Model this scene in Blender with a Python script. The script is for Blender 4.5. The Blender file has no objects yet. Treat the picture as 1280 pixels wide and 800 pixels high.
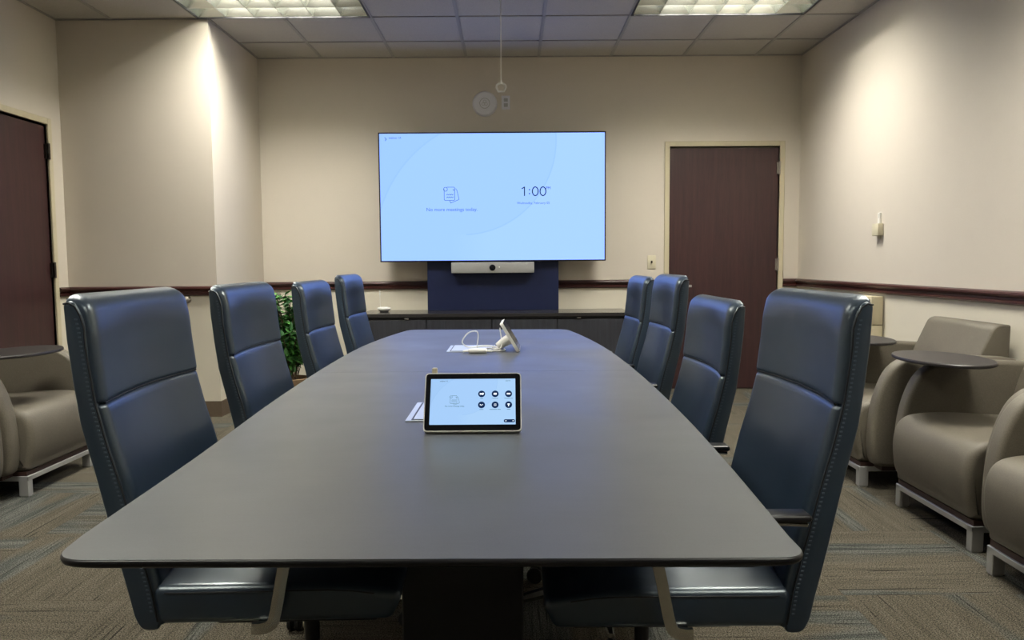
import bpy, bmesh, math, random
from mathutils import Vector, Matrix
random.seed(7)
PI = math.pi
SC = bpy.context.scene
COL = SC.collection

# ------------------------------------------------------------------ camera
ZC = 1.115
TH, RO, FPX = .0748, .0068, 966.0
cam_d = bpy.data.cameras.new('camera')
cam = bpy.data.objects.new('camera', cam_d)
COL.objects.link(cam)
cam_d.sensor_fit = 'HORIZONTAL'
cam_d.sensor_width = 36.0
cam_d.lens = FPX / 1280 * 36.0
cam_d.clip_start = .02
fw = Vector((0, math.cos(TH), -math.sin(TH)))
r0 = Vector((1, 0, 0))
u0 = Vector((0, math.sin(TH), math.cos(TH)))
rt = (r0 * math.cos(RO) - u0 * math.sin(RO)).normalized()
up = (u0 * math.cos(RO) + r0 * math.sin(RO)).normalized()
m = Matrix((rt, up, -fw)).transposed().to_4x4()
m.translation = Vector((0, 0, ZC))
cam.matrix_world = m
SC.camera = cam

# ------------------------------------------------------------------ world, exposure
w = bpy.data.worlds.new('world')
SC.world = w
w.use_nodes = True
w.node_tree.nodes['Background'].inputs[0].default_value = (.8, .85, 1, 1)
w.node_tree.nodes['Background'].inputs[1].default_value = 0.05
SC.view_settings.view_transform = 'Standard'
SC.view_settings.look = 'None'
SC.view_settings.gamma = 1
SC.view_settings.use_curve_mapping = False
SC.view_settings.exposure = 0.55
LAMP_W = 86.0            # one ceiling fixture
LAMP_COL = (1.0, .965, .885)
TV_EMIT = (.268, .450, 1.28)
SC.cycles.use_denoising = True
SC.cycles.max_bounces = 8
SC.cycles.diffuse_bounces = 5
SC.cycles.sample_clamp_indirect = 6

# ------------------------------------------------------------------ materials
class NT:
    def __init__(s, name):
        s.m = bpy.data.materials.new(name)
        s.m.use_nodes = True
        s.t = s.m.node_tree
        s.n = s.t.nodes
        s.b = s.n['Principled BSDF']
        s.out = s.n['Material Output']
    def new(s, typ, **kw):
        n = s.n.new(typ)
        for k, v in kw.items():
            if k[0] == 'i' and k[1:].isdigit():
                n.inputs[int(k[1:])].default_value = v
            else:
                setattr(n, k, v)
        return n
    def link(s, a, b):
        s.t.links.new(a, b)
    def math(s, op, a, b=None, clamp=False):
        n = s.new('ShaderNodeMath', operation=op, use_clamp=clamp)
        for i, v in enumerate((a, b)):
            if v is None: continue
            if isinstance(v, (int, float)): n.inputs[i].default_value = v
            else: s.link(v, n.inputs[i])
        return n.outputs[0]
    def mix(s, fac, a, b, bt='MIX'):
        n = s.new('ShaderNodeMix', data_type='RGBA', blend_type=bt)
        for i, v in ((0, fac), (6, a), (7, b)):
            if isinstance(v, (int, float)): n.inputs[i].default_value = v
            elif isinstance(v, tuple): n.inputs[i].default_value = v + (1,) if len(v) == 3 else v
            else: s.link(v, n.inputs[i])
        return n.outputs[2]
    def coord(s, kind='Object', scale=(1, 1, 1), rot=(0, 0, 0)):
        tc = s.new('ShaderNodeTexCoord')
        mp = s.new('ShaderNodeMapping')
        mp.inputs['Scale'].default_value = scale
        mp.inputs['Rotation'].default_value = rot
        s.link(tc.outputs[kind], mp.inputs[0])
        return mp.outputs[0]
    def noise(s, vec, scale, detail=3, rough=.5):
        n = s.new('ShaderNodeTexNoise')
        n.inputs['Scale'].default_value = scale
        n.inputs['Detail'].default_value = detail
        n.inputs['Roughness'].default_value = rough
        s.link(vec, n.inputs['Vector'])
        return n.outputs[0]
    def ramp(s, fac, stops):
        n = s.new('ShaderNodeValToRGB')
        e = n.color_ramp.elements
        while len(e) < len(stops): e.new(.5)
        for i, (p, c) in enumerate(stops):
            e[i].position = p
            e[i].color = (c, c, c, 1) if isinstance(c, (int, float)) else tuple(c) + (1,)
        s.link(fac, n.inputs[0])
        return n.outputs[0]
    def bump(s, h, strength=.3, dist=.01):
        n = s.new('ShaderNodeBump')
        n.inputs['Strength'].default_value = strength
        n.inputs['Distance'].default_value = dist
        s.link(h, n.inputs['Height'])
        s.link(n.outputs[0], s.b.inputs['Normal'])

def simple(name, col, rough=.5, metal=0, var=.08, scale=60, ior=1.45, bump=0, coat=0, coat_r=.2):
    t = NT(name)
    v = t.coord()
    nz = t.noise(v, scale)
    t.link(t.mix(nz, tuple(c * (1 - var) for c in col), tuple(min(1, c * (1 + var)) for c in col)), t.b.inputs['Base Color'])
    t.b.inputs['Roughness'].default_value = rough
    t.b.inputs['Metallic'].default_value = metal
    t.b.inputs['IOR'].default_value = ior
    t.b.inputs['Coat Weight'].default_value = coat
    t.b.inputs['Coat Roughness'].default_value = coat_r
    if bump: t.bump(nz, bump, .002)
    return t.m

def emit(name, col, strength=1.0):
    t = NT(name)
    e = t.new('ShaderNodeEmission')
    e.inputs[0].default_value = tuple(col) + (1,)
    e.inputs[1].default_value = strength
    t.link(e.outputs[0], t.out.inputs[0])
    return t.m

def wall_mat():
    t = NT('wallcovering')
    v = t.coord()
    sep = t.new('ShaderNodeSeparateXYZ'); t.link(v, sep.inputs[0])
    up_ = t.math('GREATER_THAN', sep.outputs[2], .925)
    fine = t.noise(t.coord(scale=(1, 1, 1.6)), 260, 2)
    big = t.noise(v, 9, 3)
    base = t.mix(up_, (.72, .67, .555), (.665, .605, .52))
    c = t.mix(fine, (.90, .90, .90), (1.0, 1.0, 1.0))
    c2 = t.mix(big, (.97, .97, .97), (1.0, 1.0, 1.0))
    t.link(t.mix(1.0, t.mix(1.0, base, c, 'MULTIPLY'), c2, 'MULTIPLY'), t.b.inputs['Base Color'])
    t.b.inputs['Roughness'].default_value = .62
    t.b.inputs['Specular IOR Level'].default_value = .3
    t.bump(fine, .25, .002)
    return t.m

def carpet_mat():
    t = NT('carpet_tiles')
    TS = .61
    tc = t.new('ShaderNodeTexCoord').outputs['Object']
    sep = t.new('ShaderNodeSeparateXYZ'); t.link(tc, sep.inputs[0])
    x = t.math('ADD', sep.outputs[0], 19.64); y = t.math('ADD', sep.outputs[1], 20.07)
    ix = t.math('FLOOR', t.math('DIVIDE', x, TS)); iy = t.math('FLOOR', t.math('DIVIDE', y, TS))
    par = t.math('MODULO', t.math('ADD', ix, iy), 2)       # which way the tile is turned
    mx = t.new('ShaderNodeMix', data_type='FLOAT'); t.link(par, mx.inputs[0]); t.link(x, mx.inputs[2]); t.link(y, mx.inputs[3])
    my = t.new('ShaderNodeMix', data_type='FLOAT'); t.link(par, my.inputs[0]); t.link(y, my.inputs[2]); t.link(x, my.inputs[3])
    a, b = mx.outputs[0], my.outputs[0]                    # a across the streaks, b along them
    cid = t.new('ShaderNodeCombineXYZ'); t.link(ix, cid.inputs[0]); t.link(iy, cid.inputs[1])
    wn = t.new('ShaderNodeTexWhiteNoise', noise_dimensions='2D'); t.link(cid.outputs[0], wn.inputs[0])
    def streak(sa, sb, detail, off=0.0):
        c = t.new('ShaderNodeCombineXYZ')
        t.link(t.math('MULTIPLY', a, sa), c.inputs[0]); t.link(t.math('MULTIPLY', b, sb), c.inputs[1])
        t.link(t.math('ADD', t.math('MULTIPLY', wn.outputs[0], 37.0), off), c.inputs[2])
        return t.noise(c.outputs[0], 1.0, detail, .6)
    broad = streak(5.0, .9, 1)
    mid = streak(38, 2.2, 2, 5)
    thin = streak(150, 3.2, 2, 11)
    thin2 = streak(75, 1.8, 2, 19)
    speck = t.noise(tc, 230, 2, .7)
    speck2 = t.noise(tc, 480, 1, .7)
    warm = t.mix(t.ramp(mid, [(.3, 0.), (.7, 1.)]), (.088, .077, .056), (.120, .106, .079))
    cool = t.mix(t.ramp(mid, [(.35, 0.), (.65, 1.)]), (.062, .066, .060), (.124, .125, .108))
    c = t.mix(t.ramp(broad, [(.53, 0.), (.60, 1.)]), warm, cool)
    l1 = t.ramp(thin, [(.33, .35), (.42, 1.)])
    l2 = t.ramp(thin2, [(.30, .22), (.345, 1.)])
    blueside = t.ramp(broad, [(.55, 0.), (.60, 1.)])
    l1b = t.mix(t.math('ADD', t.math('MULTIPLY', blueside, .45), .55), (1, 1, 1), l1)
    c = t.mix(1.0, c, l1b, 'MULTIPLY')
    c = t.mix(1.0, c, l2, 'MULTIPLY')
    c = t.mix(1.0, c, t.ramp(speck, [(.38, .2), (.62, 1.8)]), 'MULTIPLY')
    c = t.mix(.8, c, t.ramp(speck2, [(.3, .45), (.7, 1.5)]), 'MULTIPLY')
    # tile joints
    fx = t.math('ABSOLUTE', t.math('SUBTRACT', t.math('FRACT', t.math('DIVIDE', x, TS)), .5))
    fy = t.math('ABSOLUTE', t.math('SUBTRACT', t.math('FRACT', t.math('DIVIDE', y, TS)), .5))
    j = t.math('GREATER_THAN', t.math('MAXIMUM', fx, fy), .4955)
    c = t.mix(t.math('MULTIPLY', j, .45), c, (.07, .055, .04))
    t.link(c, t.b.inputs['Base Color'])
    t.b.inputs['Roughness'].default_value = .95
    t.b.inputs['Specular IOR Level'].default_value = .1
    t.bump(t.math('ADD', t.math('MULTIPLY', speck, 1.5), thin), .9, .006)
    return t.m

def ceiling_mat():
    t = NT('ceiling_tile_board')
    v = t.coord()
    n1 = t.noise(v, 220, 3, .7)
    n2 = t.noise(v, 3, 2)
    c = t.mix(t.ramp(n1, [(.3, 0.), (.62, 1.)]), (.41, .39, .35), (.52, .495, .45))
    t.link(t.mix(1.0, c, t.mix(n2, (.95, .95, .95), (1., 1., 1.)), 'MULTIPLY'), t.b.inputs['Base Color'])
    t.b.inputs['Roughness'].default_value = .9
    t.bump(n1, .4, .003)
    return t.m

def wood_mat(name, c1, c2, rough, axis='z', spec=.5, coat=0.0):
    t = NT(name)
    sc = {'z': (18, 18, .9), 'y': (18, .9, 18), 'x': (.9, 18, 18)}[axis]
    n1 = t.noise(t.coord(scale=sc), 2.2, 5, .65)
    n2 = t.noise(t.coord(scale=tuple(k * 4 for k in sc)), 3, 3, .6)
    f = t.math('ADD', t.math('MULTIPLY', n1, .7), t.math('MULTIPLY', n2, .3))
    t.link(t.mix(t.ramp(f, [(.36, 0.), (.64, 1.)]), c1, c2), t.b.inputs['Base Color'])
    t.b.inputs['Roughness'].default_value = rough
    t.b.inputs['Specular IOR Level'].default_value = spec
    t.b.inputs['Coat Weight'].default_value = coat
    t.b.inputs['Coat Roughness'].default_value = .25
    return t.m

def leather_mat():
    t = NT('blue_grey_leather')
    v = t.coord()
    vo = t.new('ShaderNodeTexVoronoi'); vo.inputs['Scale'].default_value = 420
    t.link(v, vo.inputs['Vector'])
    n = t.noise(v, 6, 4)
    t.link(t.mix(n, (.010, .021, .040), (.016, .031, .056)), t.b.inputs['Base Color'])
    t.link(t.ramp(n, [(.3, .31), (.7, .37)]), t.b.inputs['Roughness'])
    t.b.inputs['IOR'].default_value = 1.85
    t.b.inputs['Specular Tint'].default_value = (.86, .96, 1.0, 1)
    return t.m

def table_mat():
    t = NT('grey_laminate')
    n1 = t.noise(t.coord(scale=(1, 14, 1)), 9, 4, .6)
    n2 = t.noise(t.coord(), 2.2, 3, .5)
    n3 = t.noise(t.coord(), 420, 2)
    c = t.mix(n1, (.052, .055, .059), (.064, .067, .071))
    c = t.mix(.5, c, t.ramp(n3, [(.3, .8), (.7, 1.15)]), 'MULTIPLY')
    t.link(c, t.b.inputs['Base Color'])
    t.link(t.ramp(n2, [(.3, .34), (.7, .46)]), t.b.inputs['Roughness'])
    t.b.inputs['IOR'].default_value = 1.6
    return t.m

def fabric_mat():
    t = NT('taupe_upholstery')
    v = t.coord()
    n1 = t.noise(v, 380, 2, .6); n2 = t.noise(v, 12, 3); n3 = t.noise(v, 160, 3)
    c = t.mix(n2, (.106, .093, .070), (.130, .114, .087))
    c = t.mix(.5, c, t.ramp(n1, [(.3, .6), (.7, 1.35)]), 'MULTIPLY')
    c = t.mix(.5, c, t.ramp(n3, [(.3, .88), (.7, 1.1)]), 'MULTIPLY')
    t.link(c, t.b.inputs['Base Color'])
    t.b.inputs['Roughness'].default_value = .55
    t.b.inputs['Specular IOR Level'].default_value = .4
    t.bump(n1, .3, .001)
    return t.m

def screen_mat(name, ex, sc):
    """the standby picture: pale blue with two large arcs; sc metres -> picture units"""
    t = NT(name)
    tc = t.new('ShaderNodeTexCoord').outputs['Object']
    sep = t.new('ShaderNodeSeparateXYZ'); t.link(tc, sep.inputs[0])
    x = t.math('MULTIPLY', sep.outputs[0], sc); z = t.math('MULTIPLY', sep.outputs[2], sc)
    def circ(cx, cz, r):
        dx = t.math('POWER', t.math('ABSOLUTE', t.math('SUBTRACT', x, cx)), 2.0)
        dz = t.math('POWER', t.math('ABSOLUTE', t.math('SUBTRACT', z, cz)), 2.0)
        d = t.math('SQRT', t.math('ADD', dx, dz))
        return d, t.math('LESS_THAN', d, r)
    d1, in1 = circ(.10, -.42, 1.08)
    d2, in2 = circ(-.25, .47, .78)
    c = t.mix(in1, (.95, .965, .98), (1., 1., 1.))
    right = t.math('SUBTRACT', 1.0, in2)
    right = t.math('MULTIPLY', right, t.ramp(t.math('ADD', t.math('MULTIPLY', x, 1.0), .5), [(.15, 0.), (.45, 1.)]))
    c = t.mix(right, c, (1.07, 1.045, 1.0))
    ln1 = t.math('LESS_THAN', t.math('ABSOLUTE', t.math('SUBTRACT', d1, 1.08)), .006)
    ln1 = t.math('MULTIPLY', ln1, t.math('LESS_THAN', x, 0.0))
    ln2 = t.math('MULTIPLY', t.math('LESS_THAN', t.math('ABSOLUTE', t.math('SUBTRACT', d2, .78)), .005), t.math('GREATER_THAN', x, -.22))
    c = t.mix(t.math('MULTIPLY', t.math('MAXIMUM', ln1, ln2), .5), c, (.80, .86, .9))
    e = t.new('ShaderNodeEmission')
    t.link(t.mix(1.0, c, tuple(min(1.0, k / max(ex)) for k in ex), 'MULTIPLY'), e.inputs[0])
    e.inputs[1].default_value = max(ex)
    t.link(e.outputs[0], t.out.inputs[0])
    return t.m

M = dict(
    wall=wall_mat(), carpet=carpet_mat(), ceil=ceiling_mat(),
    grid=simple('ceiling_grid_metal', (.34, .325, .30), .5, 0),
    cream=simple('cream_door_frame_paint', (.55, .49, .34), .4, 0, .03),
    creamp=simple('cream_plastic', (.62, .57, .42), .45, 0, .03),
    door=wood_mat('mahogany_door_veneer', (.024, .0095, .011), (.048, .0185, .019), .38),
    rail=wood_mat('dark_mahogany_rail', (.028, .008, .008), (.060, .018, .015), .28, 'x'),
    base=simple('taupe_vinyl_base', (.115, .085, .058), .5, 0),
    table=table_mat(),
    black=simple('black_edge', (.008, .008, .010), .38, 0),
    blackpanel=simple('black_laminate', (.010, .010, .012), .5, 0),
    navy=simple('blue_lit_black_panel', (.005, .010, .045), .45, 0),  # a black panel; the blue cast on it is put into its colour
    credenza=wood_mat('charcoal_vertical_veneer', (.013, .014, .019), (.033, .035, .046), .5),
    credtop=simple('dark_credenza_top', (.030, .028, .027), .17, 0),
    leather=leather_mat(),
    stitch=simple('dark_thread', (.012, .014, .018), .6),
    threadl=simple('pale_thread', (.09, .12, .16), .6),
    chrome=simple('polished_aluminium', (.62, .60, .55), .16, 1, .03),
    steel=simple('satin_silver_metal', (.46, .46, .44), .36, .5, .04),
    fabric=fabric_mat(),
    brown=simple('brown_plinth', (.035, .016, .012), .5),
    darktop=simple('dark_brown_laminate', (.016, .013, .013), .48),
    white=simple('white_plastic', (.78, .77, .72), .4, 0, .02),
    offw=simple('grey_white_plastic', (.74, .74, .78), .45, 0, .03),
    pod=simple('black_rubber', (.01, .01, .01), .7),
    glass=simple('black_glass', (.006, .007, .010), .12),
    greyfab=simple('grey_speaker_cloth', (.34, .34, .33), .7, 0, .15, 500),
    louver=simple('louver_aluminium', (.84, .86, .78), .24, 1, .02), housing=simple('white_enamel', (.7, .7, .66), .5, 0, .02),
    bronze=simple('dark_bronze_hinge', (.035, .028, .024), .4, .7),
    hinge=simple('pale_steel_hinge', (.38, .34, .29), .4, .6),
    leaf=simple('green_leaf', (.055, .19, .035), .42, 0, .55, 14),
    leafd=simple('dark_green_leaf', (.02, .085, .02), .42, 0, .4, 14),
    stem=simple('brown_stem', (.10, .06, .035), .8),
    basket=simple('woven_basket', (.20, .13, .07), .8, 0, .3, 60),
    platec=simple('pale_steel_lid', (.50, .55, .62), .3, .2, .03),
    ink=emit('dark_screen_ink', (.015, .035, .035)),
    inkmid=emit('grey_blue_screen_ink', (.05, .115, .13)),
    navyb=emit('navy_button', (.006, .018, .06)),
    icon=emit('white_icon', (.8, .9, 1.0)),
)
M['tv'] = screen_mat('tv_picture', TV_EMIT, 1.0)
M['pad'] = screen_mat('tablet_picture', (.27, .43, .66), 9.8)

# ------------------------------------------------------------------ mesh helpers
def rot(axis, a): return Matrix.Rotation(a, 4, axis)
T = Matrix.Translation

class MB:
    def __init__(s): s.bm = bmesh.new()
    def box(s, x0, x1, y0, y1, z0, z1, bev=0, seg=2, mat=None):
        r = bmesh.ops.create_cube(s.bm, size=1)
        vs = r['verts']
        for v in vs:
            v.co = Vector((x0 + (v.co.x + .5) * (x1 - x0), y0 + (v.co.y + .5) * (y1 - y0), z0 + (v.co.z + .5) * (z1 - z0)))
        if bev:
            ed = list({e for v in vs for e in v.link_edges})
            q = bmesh.ops.bevel(s.bm, geom=ed, offset=bev, segments=seg, profile=.5, affect='EDGES')
            vs = list({v for f in q['faces'] for v in f.verts} | {v for v in vs if v.is_valid})
        if mat is not None:
            for v in vs: v.co = mat @ v.co
        return s
    def tube(s, pts, r, n=8, caps=True):
        pts = [Vector(p) for p in pts]
        rs = r if isinstance(r, (list, tuple)) else [r] * len(pts)
        rings = []
        nrm = None
        for i, p in enumerate(pts):
            d = (pts[min(i + 1, len(pts) - 1)] - pts[max(i - 1, 0)]).normalized()
            if nrm is None:
                nrm = d.orthogonal().normalized()
            nrm = (nrm - d * nrm.dot(d)).normalized()
            bn = d.cross(nrm)
            rings.append([s.bm.verts.new(p + (nrm * math.cos(2 * PI * k / n) + bn * math.sin(2 * PI * k / n)) * rs[i]) for k in range(n)])
        for a, b in zip(rings, rings[1:]):
            for k in range(n):
                s.bm.faces.new((a[k], a[(k + 1) % n], b[(k + 1) % n], b[k]))
        if caps:
            s.bm.faces.new(rings[0][::-1]); s.bm.faces.new(rings[-1])
        return s
    def strip(s, pts, w, t, wdir):
        """flat bar: width w along wdir, thickness t, along pts"""
        pts = [Vector(p) for p in pts]; wd = Vector(wdir).normalized(); rings = []
        for i, p in enumerate(pts):
            d = (pts[min(i + 1, len(pts) - 1)] - pts[max(i - 1, 0)]).normalized()
            nn = d.cross(wd).normalized()
            c = .3
            off = [(-w/2, -t/2*c), (-w/2*.85, -t/2), (w/2*.85, -t/2), (w/2, -t/2*c), (w/2, t/2*c), (w/2*.85, t/2), (-w/2*.85, t/2), (-w/2, t/2*c)]
            rings.append([s.bm.verts.new(p + wd * a + nn * b) for a, b in off])
        n = 8
        for a, b in zip(rings, rings[1:]):
            for k in range(n): s.bm.faces.new((a[k], a[(k + 1) % n], b[(k + 1) % n], b[k]))
        s.bm.faces.new(rings[0][::-1]); s.bm.faces.new(rings[-1])
        return s
    def lathe(s, prof, n=28, mat=None):
        rings = []
        for r, z in prof:
            if r < 1e-6: rings.append([s.bm.verts.new((0, 0, z))])
            else: rings.append([s.bm.verts.new((r * math.cos(2 * PI * k / n), r * math.sin(2 * PI * k / n), z)) for k in range(n)])
        for a, b in zip(rings, rings[1:]):
            for k in range(n):
                k2 = (k + 1) % n
                if len(a) == 1: s.bm.faces.new((a[0], b[k2], b[k]))
                elif len(b) == 1: s.bm.faces.new((a[k], a[k2], b[0]))
                else: s.bm.faces.new((a[k], a[k2], b[k2], b[k]))
        if mat is not None:
            for ring in rings:
                for v in ring: v.co = mat @ v.co
        return s
    def prism(s, poly, z0, z1):
        a = [s.bm.verts.new((x, y, z0)) for x, y in poly]; b = [s.bm.verts.new((x, y, z1)) for x, y in poly]
        n = len(poly)
        for k in range(n): s.bm.faces.new((a[k], a[(k + 1) % n], b[(k + 1) % n], b[k]))
        s.bm.faces.new(a[::-1]); s.bm.faces.new(b)
        return s
    def loft(s, rings):
        """rings: lists of equal length of points, closed solid"""
        R = [[s.bm.verts.new(p) for p in r] for r in rings]
        n = len(R[0])
        for a, b in zip(R, R[1:]):
            for k in range(n): s.bm.faces.new((a[k], a[(k + 1) % n], b[(k + 1) % n], b[k]))
        s.bm.faces.new(R[0][::-1]); s.bm.faces.new(R[-1])
        return s
    def build(s, name, mat, parent=None, smooth=True, angle=35, mods=None):
        bmesh.ops.recalc_face_normals(s.bm, faces=s.bm.faces[:])
        me = bpy.data.meshes.new(name)
        s.bm.to_mesh(me); s.bm.free()
        for mm in (mat if isinstance(mat, (list, tuple)) else [mat]): me.materials.append(mm)
        if smooth:
            me.polygons.foreach_set('use_smooth', [True] * len(me.polygons))
            try: me.set_sharp_from_angle(angle=math.radians(angle))
            except Exception: pass
        o = bpy.data.objects.new(name, me)
        COL.objects.link(o)
        if parent is not None: o.parent = parent
        return o

def tag(o, label=None, cat=None, group=None, kind=None):
    if label: o['label'] = label
    if cat: o['category'] = cat
    if group: o['group'] = group
    if kind: o['kind'] = kind
    return o
def empty(name, loc=(0, 0, 0), rz=0, **kw):
    o = bpy.data.objects.new(name, None); COL.objects.link(o)
    o.empty_display_size = .1
    o.location = loc; o.rotation_euler = (0, 0, rz)
    return tag(o, **kw)
def copy_tree(o, parent=None):
    c = o.copy(); COL.objects.link(c)
    if parent is not None: c.parent = parent
    for ch in list(o.children): copy_tree(ch, c)
    return c
def catmull(pts, per=6, closed=True):
    out = []; n = len(pts)
    rng = range(n) if closed else range(n - 1)
    for i in rng:
        if closed: p = [pts[(i + k - 1) % n] for k in range(4)]
        else: p = [pts[max(0, min(n - 1, i + k - 1))] for k in range(4)]
        for j in range(per):
            t = j / per
            out.append(tuple(.5 * (2 * b + (-a + c) * t + (2 * a - 5 * b + 4 * c - d) * t * t + (-a + 3 * b - 3 * c + d) * t ** 3) for a, b, c, d in zip(*p)))
    if not closed: out.append(tuple(pts[-1]))
    return out
def roundpoly(pts, seg=6):
    """pts: (x, y, radius) -> polygon with rounded corners"""
    out = []; n = len(pts)
    for i in range(n):
        p = Vector(pts[i][:2]); a = Vector(pts[i - 1][:2]) - p; b = Vector(pts[(i + 1) % n][:2]) - p
        r = pts[i][2]
        if r <= 0: out.append(tuple(p)); continue
        la, lb = a.length, b.length
        r = min(r, la * .49, lb * .49)
        p0 = p + a / la * r; p1 = p + b / lb * r
        for k in range(seg + 1):
            t = k / seg
            q = p0 * (1 - t) ** 2 + p * 2 * t * (1 - t) + p1 * t * t
            out.append((q.x, q.y))
    return out
def inset(poly, d):
    n = len(poly); out = []
    area = sum(poly[i][0] * poly[(i + 1) % n][1] - poly[(i + 1) % n][0] * poly[i][1] for i in range(n))
    sg = 1 if area > 0 else -1
    for i in range(n):
        a = Vector(poly[i - 1]); b = Vector(poly[(i + 1) % n])
        t = (b - a)
        if t.length < 1e-9: out.append(tuple(poly[i])); continue
        t.normalize()
        nn = Vector((-t.y, t.x)) * sg
        out.append(tuple(Vector(poly[i]) + nn * d))
    return out
def slab_y(mb, prof, y0, y1, r, seg=4):
    """extrude an (x,z) profile along y with rounded ends"""
    rings = []
    for k in range(seg + 1):
        a = PI / 2 * k / seg
        pr = inset(prof, r * (1 - math.sin(a)))
        rings.append([(x, y0 + r * (1 - math.cos(a)), z) for x, z in pr])
    for k in range(seg + 1):
        a = PI / 2 * (seg - k) / seg
        pr = inset(prof, r * (1 - math.sin(a)))
        rings.append([(x, y1 - r * (1 - math.cos(a)), z) for x, z in pr])
    return mb.loft(rings)
def text_mesh(name, s, size, mat, parent, loc, rotm=(PI / 2, 0, 0), align='CENTER', depth=.0002):
    cu = bpy.data.curves.new('t', 'FONT'); cu.body = s; cu.size = size; cu.align_x = align; cu.extrude = depth
    cu.resolution_u = 3
    o = bpy.data.objects.new('t', cu); COL.objects.link(o)
    bpy.context.view_layer.update()
    me = bpy.data.meshes.new_from_object(o.evaluated_get(bpy.context.evaluated_depsgraph_get()))
    bpy.data.objects.remove(o); 
    me.materials.clear(); me.materials.append(mat)
    q = bpy.data.objects.new(name, me); COL.objects.link(q)
    q.parent = parent; q.location = loc; q.rotation_euler = rotm
    return q

# ------------------------------------------------------------------ the room
XL, XR, YB, YF, H = -3.21, 2.464, 6.667, -2.3, 2.843
XC, YC = -2.135, 5.60            # the boxed column in the back left corner
TILE, GX, GY = .61, -.371, YB - .473

MB().box(XL - .2, XR + .2, YF - .2, YB + .2, -.1, 0).build('floor', M['carpet'], smooth=False)
tag(bpy.data.objects['floor'], kind='structure')

def struct(mb, name, mat, parent=None, **k):
    o = mb.build(name, mat, parent, **k)
    if parent is None: tag(o, kind='structure')
    return o

D2 = (1.352, 2.290, 2.085)        # door opening in back wall x0,x1,top
D1 = (4.47, 5.425, 2.085)         # door opening in left wall y0,y1,top
HW = H + .25
w_ = MB()
w_.box(XL, D2[0], YB, YB + .12, 0, HW).box(D2[1], XR + .12, YB, YB + .12, 0, HW).box(D2[0], D2[1], YB, YB + .12, D2[2], HW)
struct(w_, 'wall_back', M['wall'], smooth=False)
struct(MB().box(XR, XR + .12, YF, YB, 0, HW), 'wall_right', M['wall'], smooth=False)
w_ = MB()
w_.box(XL - .12, XL, YF, D1[0], 0, HW).box(XL - .12, XL, D1[1], YB + .12, 0, HW).box(XL - .12, XL, D1[0], D1[1], D1[2], HW)
struct(w_, 'wall_left', M['wall'], smooth=False)
struct(MB().box(XL - .12, XR + .12, YF - .12, YF, 0, HW), 'wall_front', M['wall'], smooth=False)
struct(MB().box(XL, XC, YC, YB, 0, HW), 'wall_column', M['wall'], smooth=False)

# fixtures: cells (kx, jy) where a 2 x 1 tile troffer sits
FIX = [(kx, jy) for jy in (1, 5, 9) for kx in (-3, 2)]
def fix_rect(kx, jy):
    return GX + kx * TILE, GX + (kx + 2) * TILE, GY - (jy + 1) * TILE, GY - jy * TILE
skip = set()
for kx, jy in FIX: skip |= {(kx, jy), (kx + 1, jy)}
ce = MB()
for i in range(-6, 6):
    for j in range(-2, 16):
        if (i, j) in skip: continue
        x0, x1 = max(XL, GX + i * TILE), min(XR, GX + (i + 1) * TILE)
        y0, y1 = max(YF, GY - (j + 1) * TILE), min(YB, GY - j * TILE)
        if x1 - x0 < .01 or y1 - y0 < .01: continue
        ce.box(x0, x1, y0, y1, H, H + .02)
ceil = struct(ce, 'ceiling', M['ceil'], smooth=False)
g = MB()
def grid_seg(x0, x1, y0, y1):
    x0, x1, y0, y1 = max(x0, XL + .001), min(x1, XR - .001), max(y0, YF + .001), min(y1, YB - .001)
    if x1 > x0 and y1 > y0: g.box(x0, x1, y0, y1, H - .006, H + .018)
for i in range(-6, 6):
    x = GX + i * TILE
    cuts = sorted([fix_rect(*f)[2:] for f in FIX if f[0] < i < f[0] + 2])
    y = YF
    for a, b in cuts: grid_seg(x - .012, x + .012, y, a); y = b
    grid_seg(x - .012, x + .012, y, YB)
for j in range(-1, 15):
    y = GY - j * TILE
    grid_seg(XL, XR, y - .008, y + .008)
g.build('ceiling_grid', M['grid'], ceil, smooth=False)
# wall angle around the edge
a = MB()
a.box(XC, XR, YB - .018, YB, H - .006, H).box(XR - .018, XR, YF, YB, H - .006, H).box(XL, XL + .018, YF, YC, H - .006, H)
a.box(XL, XC, YC - .018, YC, H - .006, H).box(XC, XC + .018, YC, YB, H - .006, H)
a.build('edge_angle', M['grid'], ceil, smooth=False)

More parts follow.
